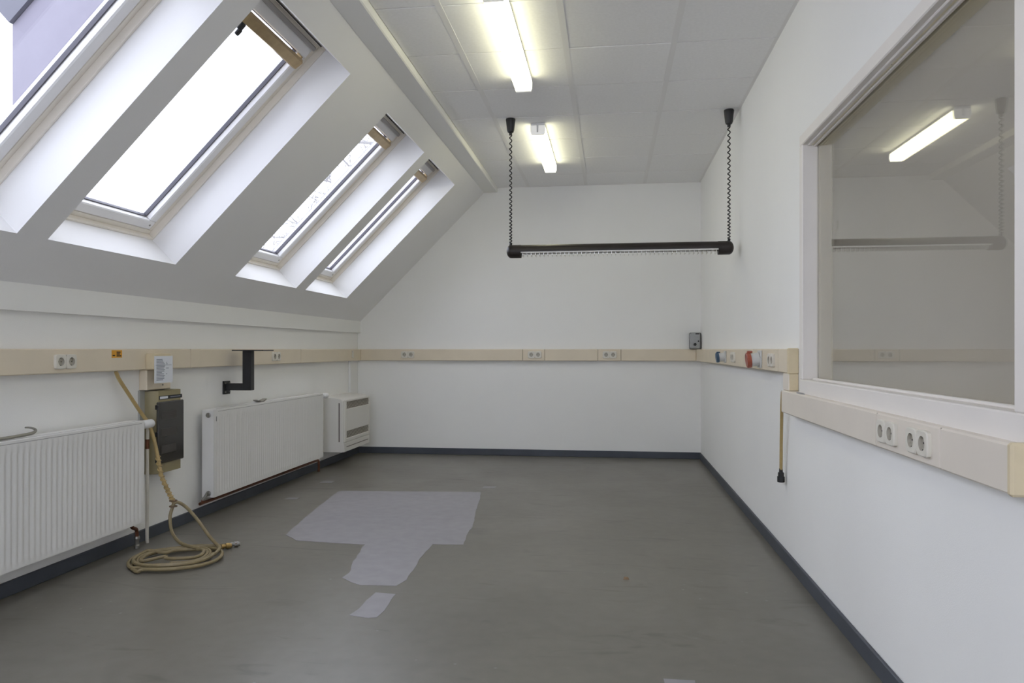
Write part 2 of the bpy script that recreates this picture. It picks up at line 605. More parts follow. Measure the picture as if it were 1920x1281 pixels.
# ------------------------------------------------------------------ skylights
def skylight(n, y0, y1, label, catch=True):
    d = 0.235
    g = 0.0                                   # frame fills the opening
    root = bpy.data.objects.new('window_%d' % n, None)
    C.objects.link(root)
    base = Vector(SP(T0, (y0 + y1) / 2, d))
    root.location = base
    WLOC[root.name] = base
    root['kind'] = 'structure'
    root['label'] = label
    def ring(a0, a1, b0, b1, w, o0, o1, c=.004, wt=None, wb=None):
        m_ = MB()
        wt = wt or w; wb = wb or w
        m_.cbox(a0, a0 + wb, b0, b1, o0, o1, c, SM)
        m_.cbox(a1 - wt, a1, b0, b1, o0, o1, c, SM)
        m_.cbox(a0 + wb, a1 - wt, b0, b0 + w, o0, o1, c, SM)
        m_.cbox(a0 + wb, a1 - wt, b1 - w, b1, o0, o1, c, SM)
        return m_
    # cream lining strip where the reveal meets the frame
    obj('lining', ring(T0, T1, y0, y1, .014, d - .035, d + .02, .002), 'pvc_cream', root)
    fr = obj('outer_frame', ring(T0 + .012, T1 - .012, y0 + .012, y1 - .012, .030, d, d + .085, .003), 'pvc_cream', root)
    obj('seal_gap', ring(T0 + .040, T1 - .040, y0 + .040, y1 - .040, .006, d + .012, d + .080, .001), 'gasket', root)
    sash = obj('sash', ring(T0 + .044, T1 - .044, y0 + .044, y1 - .044, .058, d - .004, d + .075, .006, wt=.075), 'pvc', root)
    a0, a1, b0, b1 = T0 + .102, T1 - .119, y0 + .102, y1 - .102
    obj('gasket', ring(a0, a1, b0, b1, .006, d + .028, d + .052, .002), 'gasket', root)
    obj('pane', MB().box(a0, a1, b0, b1, d + .044, d + .050, SM), 'glass', root, smooth=False)
    # ventilation flap at the head, grey, and the tan control bar below it
    obj('vent_flap', MB().cbox(T1 - .058, T1 - .032, y0 + .05, y1 - .05, d - .020, d + .002, .004, SM), 'vent_grey', root)
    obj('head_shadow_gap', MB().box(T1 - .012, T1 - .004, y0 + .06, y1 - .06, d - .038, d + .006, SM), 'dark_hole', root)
    hb = obj('control_bar', MB().prism([(-.036, .0), (-.030, -.012), (.020, -.020), (.034, -.006), (.034, .004), (-.030, .006)], 1, y0 + .085, y1 - .085,
             SM @ Matrix.Translation((T1 - .165, 0, d - .016))), 'handle_tan', root, 'tan metal ventilation bar')
    for yy in (y0 + .10, y1 - .115):
        obj('bar_end', MB().cbox(T1 - .165, T1 - .12, yy, yy + .015, d - .025, d + .01, .002, SM), 'handle_tan', hb)
    if catch:
        k = MB().cbox(T1 - .235, T1 - .195, y0 + .30, y0 + .335, d - .034, d - .006, .005, SM)
        k.cbox(T1 - .262, T1 - .225, y0 + .305, y0 + .33, d - .042, d - .024, .005, SM)
        obj('catch', k, 'black_plastic', hb)
    for yy in (y0 + .075, y1 - .075):
        obj('screw', MB().cyl(SP(T0 + .075, yy, d - .002), SP(T0 + .075, yy, d - .0065), .006, 10), 'steel', sash)
    # flashing outside
    obj('flashing', ring(T0 - .03, T1 + .03, y0 - .03, y1 + .03, .09, d + .082, d + .10, .003), 'lead_grey', root)

SKL = ['unseen skylight added beyond the photographed part of the room'] * 2 + [ 'skylight with a pale lavender wall showing outside',
       'wide bright skylight with tan bar and black catch', 'skylight with bare branches showing outside',
       'skylight closest to the far wall']
for i, (a, b) in enumerate(SKY_Y):
    skylight((i - 1) if i > 1 else 6 + i, a, b, SKL[i])
for i, o in enumerate([o for o in C.objects if o.name.startswith('ceiling_slope')]):
    pass

# ------------------------------------------------------------------ outside: dormer cheek, tree, ground
gz = -6.0
gr = struct('ground', MB().box(-40, 20, -30, 40, gz - .2, gz), 'ground')
t = thing('dormer_cheek', 'lavender-grey rendered dormer wall on the roof outside a skylight', 'dormer', (-3.0, -4.80, 2.0))
mb = MB()
ysl = (-4.845, -4.755)
cheek = [(-3.46, SP(0, 0, TH)[2] + 0.0 + (-3.46 - SP(0, 0, TH)[0]) - .01), (-2.2, SP(0, 0, TH)[2] + (-2.2 - SP(0, 0, TH)[0]) - .01), (-2.2, 3.75), (-3.46, 2.51)]
mb.prism([(x, z) for x, z in cheek], 1, *ysl)
obj('cheek', mb, 'dormer', t, smooth=False)
obj('eave', MB().prism([(-3.46, 2.512), (-2.2, 3.752), (-2.2, 4.05), (-3.72, 2.79)], 1, ysl[0] - .02, ysl[1] + .02), 'dormer_cap', t, smooth=False)

t = thing('bare_tree', 'leafless tree with thin branches seen through a skylight', 'tree', (-5.0, 6.0, gz))
trunk = [(-5.0, 6.0, gz), (-5.05, 6.0, -2), (-4.95, 6.05, 1.5), (-5.05, 6.0, 3.6), (-5.0, 6.0, 5.0), (-4.9, 6.1, 6.6)]
obj('trunk', MB().tube(catmull(trunk, 4), .1, 10, radii=[.24 - .21 * i / 20 for i in range(21)]), 'bark', t)
br = MB()
rnd = random.Random(11)
def branch(p, d, L, r, depth):
    pts, q = [p], p.copy()
    dd = d.normalized()
    for i in range(4):
        dd = (dd + Vector((rnd.uniform(-.22, .22), rnd.uniform(-.22, .22), rnd.uniform(-.12, .12)))).normalized()
        q = q + dd * L / 4
        pts.append(q.copy())
        if depth > 0 and i > 0:
            for _ in range(2):
                nd = (dd + Vector((rnd.uniform(-.9, .9), rnd.uniform(-.9, .9), rnd.uniform(-.4, .5)))).normalized()
                branch(q.copy(), nd, L * rnd.uniform(.42, .6), r * .55, depth - 1)
    br.tube(pts, r, 5, radii=[r * (1 - .17 * i) for i in range(5)])
for z in (1.4, 2.4, 3.2, 3.8, 4.4, 5.0):
    for s in (-1, 1):
        branch(Vector((-5.05, 6.0, z)), Vector((s, rnd.uniform(-.6, .6), rnd.uniform(.15, .45))), 2.1 - .16 * z, .038, 3)
obj('branches', br, 'bark', t)

# ------------------------------------------------------------------ interior window in the right wall
win = bpy.data.objects.new('window_5', None)
C.objects.link(win)
win['kind'] = 'structure'
win['label'] = 'large white framed interior window with reflecting glass in right wall'
win.location = (0, (WY0 + WY1) / 2, WZ0)
WLOC[win.name] = Vector(win.location)
def wring(x0, x1, y0, y1, z0, z1, w, c=.003, wb=None):
    m_ = MB(); wb = wb or w
    m_.cbox(x0, x1, y0, y1, z1 - w, z1, c)
    m_.cbox(x0, x1, y0, y1, z0, z0 + wb, c)
    m_.cbox(x0, x1, y0, y0 + w, z0 + wb, z1 - w, c)
    m_.cbox(x0, x1, y1 - w, y1, z0 + wb, z1 - w, c)
    return m_
obj('casing', wring(WX, .045, WY0, WY1, WZ0, WZ1, .052, .004, wb=.115), 'frame_paint', win)
obj('glazing_bead', MB().cbox(-.006, .012, WY0 + .052, WY1 - .052, WZ1 - .060, WZ1 - .050, .003).cbox(.020, .035, WY0 + .052, WY1 - .052, WZ1 - .064, WZ1 - .050, .003).cbox(.014, .035, WY0 + .052, WY1 - .052, .974, .984, .003), 'frame_paint', win)
obj('glazing_groove', MB().box(.012, .020, WY0 + .052, WY1 - .052, WZ1 - .056, WZ1 - .051), 'jamb_paint', win)
obj('pane', MB().box(.036, .042, WY0 + .052, WY1 - .052, .974, WZ1 - .052), 'glass_double', win, smooth=False)
obj('rear_jamb', wring(.045, .11, WY0 + .02, WY1 - .035, .93, WZ1 - .02, .045, .002), 'jamb_paint', win)
obj('blank_panel', MB().box(.098, .116, WY0 + .04, WY1 - .04, .94, WZ1 - .04), 'blank_panel', win, smooth=False)
obj('casing_bolt', MB().cyl((.010, -5.10, WZ1 - .0525), (.010, -5.10, WZ1 - .0565), .006, 10), 'steel', win)

# unseen window, added behind the photographer to brighten the room
rw = bpy.data.objects.new('window_8', None)
C.objects.link(rw)
rw['kind'] = 'structure'
rw['label'] = 'unseen broad window added behind the photographer for fill daylight'
rw.location = ((RW[0] + RW[1]) / 2, YR, RW[2])
WLOC[rw.name] = Vector(rw.location)
xm = [RW[0], RW[0] + .95, RW[0] + 1.9, RW[1]]
fm = MB().cbox(RW[0], RW[1], YR - .14, YR - .06, RW[2], RW[2] + .07, .004).cbox(RW[0], RW[1], YR - .14, YR - .06, RW[3] - .07, RW[3], .004)
for x_ in xm:
    c0 = min(max(x_ - .035, RW[0]), RW[1] - .07)
    fm.cbox(c0, c0 + .07, YR - .14, YR - .06, RW[2] + .07, RW[3] - .07, .004)
obj('frame', fm, 'pvc', rw)
for i in range(3):
    obj('pane', MB().box(xm[i] + .03, xm[i + 1] - .03, YR - .103, YR - .097, RW[2] + .06, RW[3] - .06), 'glass', rw, smooth=False)
obj('sill', MB().cbox(RW[0], RW[1], YR - .06, YR + .03, RW[2] - .025, RW[2], .004), 'pvc', rw)

# ------------------------------------------------------------------ cable ducts
DT = 0.05
def duct(name, label, origin, ea, eb, a0, a1, z0, z1, cuts, depth=DT, cap0=False, cap1=False, m='duct'):
    o = Vector(origin)
    M = frame_M(o, ea, eb, (0, 0, 1))
    mid = M @ Vector(((a0 + a1) / 2, 0, z0))
    t = thing(name, label, 'cable duct', mid)
    obj('duct_body', MB().box(a0 + .002, a1 - .002, 0, depth - .004, z0 + .002, z1 - .002, M), 'duct_gap', t, smooth=False)
    es = [a0] + cuts + [a1]
    for i in range(len(es) - 1):
        g0 = .0008 if i else 0
        g1 = .0008 if i < len(es) - 2 else 0
        obj('duct_cover', MB().cbox(es[i] + g0, es[i + 1] - g1, .0, depth, z0, z1, .005, M), m, t)
    if cap0:
        obj('end_cap', MB().cbox(a0 - .004, a0 + .012, 0, depth + .003, z0 - .003, z1 + .003, .004, M), 'duct_aged', t)
    if cap1:
        obj('end_cap', MB().cbox(a1 - .012, a1 + .004, 0, depth + .003, z0 - .003, z1 + .003, .004, M), 'duct_aged', t)
    return t

Z0, Z1 = 0.998, 1.119
# back wall: a = +X
d_back = duct('cable_duct', 'long beige cable duct across the far wall', (0, 0, 0), (1, 0, 0), (0, -1, 0), W + DT, -DT, Z0, Z1, [-1.819, -1.588, -1.04, -.804])
d_left = duct('cable_duct', 'beige cable duct along left wall above the radiators', (W, 0, 0), (0, 1, 0), (1, 0, 0), YR, 0, Z0, Z1, [-5.2, -3.30, -1.6])
d_right = duct('cable_duct', 'short beige cable duct with blue and red sockets beside interior window', (0, 0, 0), (0, 1, 0), (-1, 0, 0), -3.935, 0, Z0, Z1, [-3.72, -3.05, -1.7], cap0=True)
obj('end_face', MB().box(-DT + .004, -.002, -3.9395, -3.938, Z0 + .004, Z1 - .004), 'duct_aged', d_right)
for (a, b, c_) in ((-3.0, 1.055, .02), (-2.93, 1.03, .012)):
    pass
# riser and lower duct under the interior window
t = thing('cable_riser', 'short yellowed vertical duct joining upper and lower ducts', 'cable duct', (0, -3.875, .905))
obj('duct_cover', MB().cbox(-.048, 0, -3.936, -3.815, .912, Z0 - .001, .004), 'duct_pale', t)
obj('end_face', MB().box(-.044, -.003, -3.9385, -3.936, .914, Z0 - .003), 'duct_aged', t)
d_low = duct('cable_duct', 'beige cable duct below the interior window', (0, 0, 0), (0, 1, 0), (-1, 0, 0), -5.985, -3.845, .800, .911, [-5.645, -5.18], depth=.062, m='duct_pale')
obj('end_cap', MB().cbox(-.064, 0, -5.997, -5.975, .797, .914, .006), 'duct_aged', d_low)
# stopper of sealant residue left on the sill
single('paint_scrap', patch([(-.044, -4.23), (-.036, -4.16), (-.040, -4.08), (-.050, -4.10), (-.054, -4.20)], .004, .003), 'lead_grey',
       'grey crumb of sealant lying on duct under the window corner', 'scrap')
C.objects['paint_scrap'].location.z = .911

# ------------------------------------------------------------------ sockets
def socket_plate(M, s=.072, depth=.012, r=.0205, rec=.010):
    """square plate with a round recess; local a,b(out),c"""
    n = 32
    vs, fs = [], []
    def sq(ang, h):
        c, s_ = math.cos(ang), math.sin(ang)
        k = h / (abs(c) ** 6 + abs(s_) ** 6) ** (1 / 6)
        return k * c, k * s_
    loops = []
    for h, b in ((s / 2, 0.0), (s / 2, depth - .003), (s / 2 - .003, depth)):
        loops.append([(*sq(2 * math.pi * k / n, h), b) for k in range(n)])
    loops.append([(r * math.cos(2 * math.pi * k / n), r * math.sin(2 * math.pi * k / n), depth) for k in range(n)])
    for lp in loops:
        vs += [(x, b, z) for x, z, b in lp]
    for i in range(3):
        for k in range(n):
            fs.append((i * n + k, i * n + (k + 1) % n, (i + 1) * n + (k + 1) % n, (i + 1) * n + k))
    plate = MB().add(vs, fs, M)
    dv, df = [], []
    for k in range(n):
        a = 2 * math.pi * k / n
        dv.append((r * math.cos(a), depth, r * math.sin(a)))
    for k in range(n):
        a = 2 * math.pi * k / n
        dv.append((r * .94 * math.cos(a), depth - rec, r * .94 * math.sin(a)))
    for k in range(n):
        df.append((k, (k + 1) % n, n + (k + 1) % n, n + k))
    df.append(tuple(range(n, 2 * n)))
    return plate, MB().add(dv, df, M)

def double_socket(label, origin, ea, eb, pitch=.0715, group=None):
    """origin: centre of the pair on the duct face"""
    t = thing('double_socket', label, 'socket', origin, group)
    for s in (-1, 1):
        M = frame_M(origin, ea, eb, (0, 0, 1)) @ Matrix.Translation((s * pitch / 2, 0, 0))
        pl, dish = socket_plate(M)
        p = obj('socket_plate', pl, 'socket', t)
        obj('socket_dish', dish, 'socket_dish', p)
        hm = MB()
        for a in (-.0095, .0095):
            hm.cyl(M @ Vector((a, .0018, 0)), M @ Vector((a, .0030, 0)), .0027, 8)
        hm.box(-.004, .004, .002, .008, .0165, .0200, M)
        hm.box(-.004, .004, .002, .008, -.0200, -.0165, M)
        obj('contacts', hm, 'dark_hole', p)
    M = frame_M(origin, ea, eb, (0, 0, 1))
    return t

BX, LX, RX = (1, 0, 0), (0, 1, 0), (0, 1, 0)
for x, lb in ((-3.05, 'white double wall socket on back duct nearest the wall convector'),
              (-1.692, 'white double wall socket midway along the back wall duct'),
              (-.919, 'white double wall socket on back duct nearest grey switch box')):
    double_socket(lb, (x, -DT, 1.0625), BX, (0, -1, 0))
double_socket('white double wall socket on left duct left of orange sticker', (W + DT, -4.402, 1.056), LX, (1, 0, 0))
double_socket('white double wall socket on left duct behind black bracket', (W + DT, -2.09, 1.060), LX, (1, 0, 0))
double_socket('white double wall socket below interior window, nearer the hanging hose', (-.062, -5.287, .858), RX, (-1, 0, 0), .076)
double_socket('white double wall socket below interior window, nearer the duct end cap', (-.062, -5.522, .858), RX, (-1, 0, 0), .076)
double_socket('white double wall socket beside the blue industrial socket', (-DT, -2.33, 1.062), RX, (-1, 0, 0))
double_socket('white double wall socket beside the red industrial socket', (-DT, -3.575, 1.058), RX, (-1, 0, 0))

def cee(label, y, mcol, r, L):
    t = thing('industrial_socket', label, 'socket', (-DT, y, 1.06))
    obj('flange', MB().cbox(-DT - .010, -DT, y - r - .006, y + r + .006, 1.06 - r - .008, 1.06 + r + .008, .004), 'cee_grey', t)
    obj('collar', MB().lathe([(r * .92, 0), (r * .86, L * .62), (r * .93, L * .62), (r * .93, L * .70)], (-DT - .010, y, 1.06), (-1, 0, -.12), 24), 'cee_grey', t)
    ax = Vector((-1, 0, -.12)).normalized()
    o = Vector((-DT - .010, y, 1.06)) + ax * L * .68
    lid = obj('lid', MB().lathe([(r * 1.02, 0), (r * 1.05, .004), (r * 1.05, L * .30), (r * .92, L * .36)], o, ax, 24), mcol, t)
    obj('hinge', MB().cbox(o.x - L * .3, o.x + .008, y - .012, y + .012, 1.06 + r * .80, 1.06 + r * 1.10, .003), mcol, lid)
cee('blue round industrial socket on the right wall duct', -1.97, 'cee_blue', .036, .060)
cee('red round industrial socket on the right wall duct', -3.27, 'cee_red', .043, .068)

# ------------------------------------------------------------------ switch box in the corner
t = thing('switch_box', 'grey rotary switch box on far wall corner above duct', 'switch box', (-.062, -.045, 1.12))
obj('housing', MB().cbox(-.116, -.006, -.075, 0, 1.121, 1.288, .008), 'switch_edge', t)
obj('cover', MB().cbox(-.118, -.012, -.096, -.073, 1.124, 1.286, .010), 'switch_grey', t)
k = obj('knob', MB().lathe([(.014, 0), (.014, .008), (.011, .010)], (-.066, -.096, 1.168), (0, -1, 0), 20), 'black_plastic', t)
obj('grip', MB().cbox(-.071, -.061, -.116, -.104, 1.152, 1.184, .003, ), 'black_plastic', k)
obj('button', MB().lathe([(.008, 0), (.007, .008)], (-.033, -.096, 1.200), (0, -1, 0), 14), 'black_plastic', t)
obj('nameplate', MB().box(-.062, -.026, -.0972, -.095, 1.268, 1.280), 'ink_dark', t)
for x in (-.110, -.020):
    for z in (1.132, 1.278):
        obj('screw', MB().cyl((x, -.096, z), (x, -.0975, z), .004, 8), 'switch_edge', t)

# ------------------------------------------------------------------ ceiling lights
def tube_light(label, y0, y1):
    xc = -1.455
    t = thing('fluorescent_light', label, 'ceiling light', (xc, (y0 + y1) / 2, H), 'fluorescent ceiling lights')
    obj('base', MB().cbox(xc - .052, xc + .052, y0, y1, H - .022, H - .001, .003), 'white_plastic', t)
    prof = [(xc - .054, H - .020), (xc - .054, H - .062), (xc - .046, H - .084), (xc + .046, H - .084), (xc + .054, H - .062), (xc + .054, H - .020)]
    obj('diffuser', MB().prism([(x, z) for x, z in prof], 1, y0 + .030, y1 - .022), 'diffuser_lit', t, 'glowing opal diffuser')
    for ya, yb, s in ((y0, y0 + .030, 1), (y1 - .022, y1, -1)):
        e = obj('end_cap', MB().prism([(x + (.001 if x > xc else -.001), z) for x, z in prof], 1, ya, yb), 'diffuser_end', t)
        obj('latch', MB().cbox(xc - .007, xc + .007, (ya - .006) if s > 0 else yb - .004, (ya + .004) if s > 0 else yb + .006, H - .070, H - .018, .002), 'white_plastic', e)
tube_light('lit fluorescent ceiling light nearer the interior window', -4.335, -3.085)
tube_light('lit fluorescent ceiling light beside the hanging lamp cord', -2.180, -.945)

# ------------------------------------------------------------------ hanging lamp
HY = -2.295
t = thing('pendant_lamp', 'dark brown linear pendant lamp on two coiled cords', 'pendant lamp', (-.86, HY, 1.79))
RC = .049
zc = 1.842
xl, xr = -1.640, -.078
n = 14
arc = [(HY + RC * math.cos(a), zc + RC * .92 * math.sin(a)) for a in [math.pi * k / n for k in range(n + 1)]]
inner = [(HY + (RC - .004) * math.cos(a), zc + (RC - .004) * .92 * math.sin(a)) for a in [math.pi * (n - k) / n for k in range(n + 1)]]
skirt = [(HY - RC, zc - .010), (HY - RC + .004, zc - .010)]
poly = [(HY + RC - .004, zc - .010), (HY + RC, zc - .010)] + arc + skirt + inner
obj('housing', MB().prism(poly, 0, xl + .02, xr - .02), 'lamp_brown', t)
mb = MB()
cap = [(.0, -.034)] + [(RC * math.sin(a), -.034 * math.cos(a)) for a in [math.pi / 2 * k / 6 for k in range(1, 7)]] + [(RC, .075)]
obj('end_cap', MB().lathe(cap, (xl, HY, zc - .002), (1, 0, 0), 24), 'lamp_brown', t)
obj('end_cap', MB().lathe(cap, (xr, HY, zc - .002), (-1, 0, 0), 24), 'lamp_brown', t)
a0, a1 = xl + .076, xr - .076
obj('reflector', MB().prism([(HY - .040, zc - .011), (HY - .030, zc + .022), (HY + .030, zc + .022), (HY + .040, zc - .011), (HY + .043, zc - .011), (HY + .032, zc + .025), (HY - .032, zc + .025), (HY - .043, zc - .011)], 0, a0, a1), 'reflector', t)
obj('fluorescent_tube', MB().cyl((a0 + .02, HY, zc + .004), (a1 - .02, HY, zc + .004), .013, 14), 'white_plastic', t)
lou = obj('louvre', MB().cbox(a0, a1, HY - .044, HY - .041, zc - .020, zc - .008, .001).cbox(a0, a1, HY + .041, HY + .044, zc - .020, zc - .008, .001), 'reflector', t)
nl = 46
lam = MB().prism([(-.041, .012), (.041, .012), (.041, -.012), (.030, -.020), (-.030, -.020), (-.041, -.012)], 0, -.0012, .0012).mesh('lamella')
lam.materials.append(MATS['chrome'])
for i in range(nl):
    o = bpy.data.objects.new('lamella', lam)
    C.objects.link(o)
    o.parent = lou
    x = a0 + (i + .5) * (a1 - a0) / nl
    o.location = Vector((x, HY, zc - .024)) - Vector((-.86, HY, 1.79))
for x in (xl - .004, xr + .001):
    cup = obj('ceiling_cup', MB().lathe([(.034, 0), (.036, .006), (.034, .020), (.027, .085), (.022, .098), (.012, .104), (.011, .120)], (x, HY, H), (0, 0, -1), 20), 'black_plastic', t)
    pts = []
    z_top, z_bot = H - .118, zc + .040
    z, a = z_top, 0.0
    L = z_top - z_bot
    while z > z_bot:
        f = (z_top - z) / L
        pitch = .042 - .022 * f ** 1.5
        pts.append((x + .0085 * math.cos(a), HY + .0085 * math.sin(a), z))
        a += 2 * math.pi / 9
        z -= pitch / 9
    obj('coiled_cord', MB().tube(pts, .0042, 6), 'black_plastic', t)
    obj('cord_grip', MB().lathe([(.012, 0), (.008, .03)], (x, HY, zc + .034), (0, 0, 1), 12), 'black_plastic', t)

# ------------------------------------------------------------------ radiators
def radiator(label, y0, y1, z0=.150, z1=.715, xf=-3.50, xb=-3.585):
    t = thing('radiator', label, 'radiator', (-3.55, (y0 + y1) / 2, z0))
    # ribbed front panel: rib pitch 33 mm
    p = .0333
    m0, m1 = y0 + .030, y1 - .022
    k = int((m1 - m0) / p)
    sp = (m1 - m0) / k
    zs = [(z0, 0), (z0 + .022, 0), (z0 + .042, 1), (z1 - .062, 1), (z1 - .046, 0), (z1, 0)]
    ys = [(y0, 0)]
    for i in range(k):
        b = m0 + i * sp
        for fr, h in ((.0, 0), (.14, 0), (.30, 1), (.55, 1), (.72, 0)):
            ys.append((b + fr * sp, h))
    ys += [(m1, 0), (y1, 0)]
    vs, fs = [], []
    for (y, h) in ys:
        for (z, g) in zs:
            vs.append((xf - .0048 * h * g, y, z))
    nz = len(zs)
    for i in range(len(ys) - 1):
        for j in range(nz - 1):
            fs.append((i * nz + j, (i + 1) * nz + j, (i + 1) * nz + j + 1, i * nz + j + 1))
    front = obj('front_panel', MB().add(vs, fs), 'radiator', t)
    obj('back_panel', MB().cbox(xb, xf - .012, y0 + .004, y1 - .004, z0 + .002, z1 - .012, .006), 'radiator', t)
    # top cover with a slot line along its front, and end covers
    top = obj('top_grille', MB().cbox(xb, xf - .001, y0, y1, z1 - .010, z1 + .004, .003), 'radiator', t)
    obj('slot', MB().box(xf - .016, xf - .012, y0 + .05, y1 - .02, z1 + .002, z1 + .0046), 'radiator_slot', top)
    obj('edge_gap', MB().box(xf - .003, xf + .0004, y0 + .05, y1 - .02, z1 - .0125, z1 - .0102), 'radiator_slot', top)
    for y in (y0, y1):
        s = -1 if y == y0 else 1
        obj('side_panel', MB().cbox(xb + .002, xf, y - .004 if s < 0 else y, y if s < 0 else y + .004, z0, z1, .0015), 'radiator', t)
    return t, front

# radiator by the hose: continues out of the frame on the left
r1, fr1 = radiator('long white ribbed radiator with grey lever lying on top', -5.92, -3.882)
# thermostatic valve
v = obj('thermostat_valve', MB().lathe([(.012, 0), (.012, .022), (.020, .024), (.022, .030), (.0245, .034), (.0255, .080), (.024, .112), (.018, .120)], (-3.535, -3.875, .690), (0, 1, 0), 24), 'white_plastic', r1, 'white thermostat head')
obj('valve_nut', MB().lathe([(.016, 0), (.016, .014)], (-3.535, -3.868, .690), (0, 1, 0), 6), 'steel', v)
pp = catmull([(-3.545, -3.778, .682), (-3.548, -3.778, .640), (-3.55, -3.778, .5), (-3.55, -3.778, .25), (-3.552, -3.778, .06), (-3.560, -3.764, .002)], 5)
obj('riser_pipe', MB().tube(pp, .0095, 10), 'pipe_paint', r1)
obj('copper_sleeve', MB().cyl((-3.5495, -3.778, .60), (-3.5495, -3.778, .545), .0115, 12), 'copper', r1)
pp = catmull([(-3.535, -3.96, .158), (-3.535, -3.93, .128), (-3.538, -3.895, .110), (-3.541, -3.885, .070)], 6)
obj('return_pipe', MB().tube(pp, .010, 10), 'copper', r1)
obj('return_valve', MB().lathe([(.014, 0), (.016, .012), (.013, .016), (.011, .045), (.015, .05), (.015, .067)], (-3.541, -3.885, .070), (0, 0, -1), 14), 'steel', r1)

# radiator below the black bracket
r2, fr2 = radiator('long white ribbed radiator under black wall bracket', -3.145, -1.275, z0=.140, z1=.716)
ye = -3.149
for z in (.683, .168):
    obj('plug', MB().lathe([(.017, 0), (.017, .006), (.012, .008), (.012, .004)], (-3.536, ye, z), (0, -1, 0), 18), 'steel', r2)
obj('label_mark', MB().box(-3.500, -3.4992, -3.118, -3.112, .640, .672), 'ink_dark', r2)
v = obj('thermostat_valve', MB().lathe([(.012, 0), (.012, .02), (.019, .022), (.0245, .032), (.0255, .075), (.024, .105), (.018, .112)], (-3.525, -1.235, .690), (0, 1, 0), 24), 'white_plastic', r2, 'white thermostat head')
obj('valve_nut', MB().lathe([(.016, 0), (.016, .014)], (-3.535, -1.265, .690), (0, 1, 0), 6), 'steel', v)
obj('valve_body', MB().lathe([(.012, 0), (.014, .010), (.011, .022)], (-3.536, ye, .168), (0, -1, 0), 12).tube([(-3.536, ye - .020, .168), (-3.545, ye - .030, .150), (-3.556, ye - .034, .128)], .009, 10), 'steel', r2)
pp = catmull([(-3.556, ye - .034, .130), (-3.560, ye - .030, .112), (-3.562, ye, .110), (-3.562, -2.4, .108), (-3.560, -1.5, .106), (-3.556, -1.29, .106), (-3.552, -1.262, .102), (-3.550, -1.258, .08), (-3.550, -1.258, .002)], 4)
obj('copper_pipe', MB().tube(pp, .0105, 10), 'copper', r2)

# lever lying on top of the first radiator
pts = catmull([(-3.530, -5.08, .7265), (-3.530, -4.95, .7265), (-3.531, -4.80, .728), (-3.533, -4.70, .730), (-3.536, -4.645, .733), (-3.544, -4.618, .741), (-3.556, -4.612, .749), (-3.570, -4.622, .755), (-3.578, -4.640, .757)], 5)
rad = [.0075 if i < 20 else .0075 - .004 * (i - 20) / (len(pts) - 20) for i in range(len(pts))]
single('metal_lever', MB().tube(pts, .0075, 10, radii=rad), 'handle_metal', 'grey metal lever with hooked end lying on radiator top', 'lever')

# small curved grey lid lying on the second radiator
mb = MB()
nv = 12
pts_t, pts_b = [], []
vs, fs = [], []
for i in range(nv + 1):
    a = -1 + 2 * i / nv
    y = -2.42 + a * .075
    z = .7225 + .012 * a * a
    for x in (-3.565, -3.515):
        for dz in (0, .006):
            vs.append((x + .008 * a * a * (1 if x < -3.54 else -1), y, z + dz))
for i in range(nv):
    b = i * 4
    fs += [(b, b + 4, b + 5, b + 1), (b + 2, b + 3, b + 7, b + 6), (b, b + 2, b + 6, b + 4), (b + 1, b + 5, b + 7, b + 3)]
fs += [(0, 1, 3, 2), (nv * 4, nv * 4 + 2, nv * 4 + 3, nv * 4 + 1)]
mb.add(vs, fs)
single('curved_strip', mb, 'steel', 'small curved grey strip lying on radiator under bracket', 'strip')

# ------------------------------------------------------------------ black wall bracket
by = -2.778
t = thing('wall_bracket', 'black steel bracket arm with flat top plate on left wall', 'bracket', (W, by, .80))
wp = obj('wall_plate', MB().cbox(W, W + .012, by - .044, by + .044, .800, .893, .002), 'bracket_black', t)
for dy in (-.030, .030):
    for z in (.815, .878):
        obj('bolt', MB().cyl((W + .012, by + dy, z), (W + .019, by + dy, z), .006, 6), 'steel', wp)
obj('arm', MB().cbox(W + .010, -3.418, by - .024, by + .024, .828, .876, .003), 'bracket_black', t)
obj('post', MB().cbox(-3.481, -3.417, by - .026, by + .026, .829, 1.106, .003), 'bracket_black', t)
obj('top_plate', MB().cbox(-3.535, -3.300, by - .075, by + .085, 1.1055, 1.1135, .002), 'bracket_black', t)

# ------------------------------------------------------------------ fuse box, junction, label
t = thing('fuse_box', 'olive-beige fuse box with dark translucent door on left wall', 'fuse box', (W, -3.58, .385))
obj('back_plate', MB().cbox(W, W + .012, -3.762, -3.46, .40, .878, .002), 'fuse_plate', t)
case = [(W + .010, -3.716), (-3.556, -3.706), (-3.538, -3.690), (-3.538, -3.466), (-3.556, -3.450), (W + .010, -3.444)]
cs = obj('case', MB().prism(case, 2, .386, .872), 'fuse_case', t)
dr = obj('door', MB().cbox(-3.540, -3.526, -3.712, -3.448, .444, .808, .005), 'fuse_door', t, 'dark translucent door')
for z in (.720, .620, .520):
    obj('breaker_row', MB().cbox(-3.5275, -3.5245, -3.680, -3.53, z - .018, z + .030, .002), 'fuse_row', dr)
for z in (.778, .62, .468):
    obj('hinge', MB().cbox(-3.541, -3.524, -3.722, -3.708, z - .014, z + .014, .003), 'black_plastic', dr)
st = obj('name_strip', MB().box(-3.539, -3.5365, -3.686, -3.452, .820, .842), 'ink_dark', t)
obj('strip_text', MB().box(-3.5368, -3.536, -3.678, -3.60, .824, .838), 'paper', st)
obj('strip_text', MB().box(-3.5368, -3.536, -3.575, -3.47, .829, .834), 'ink', st)

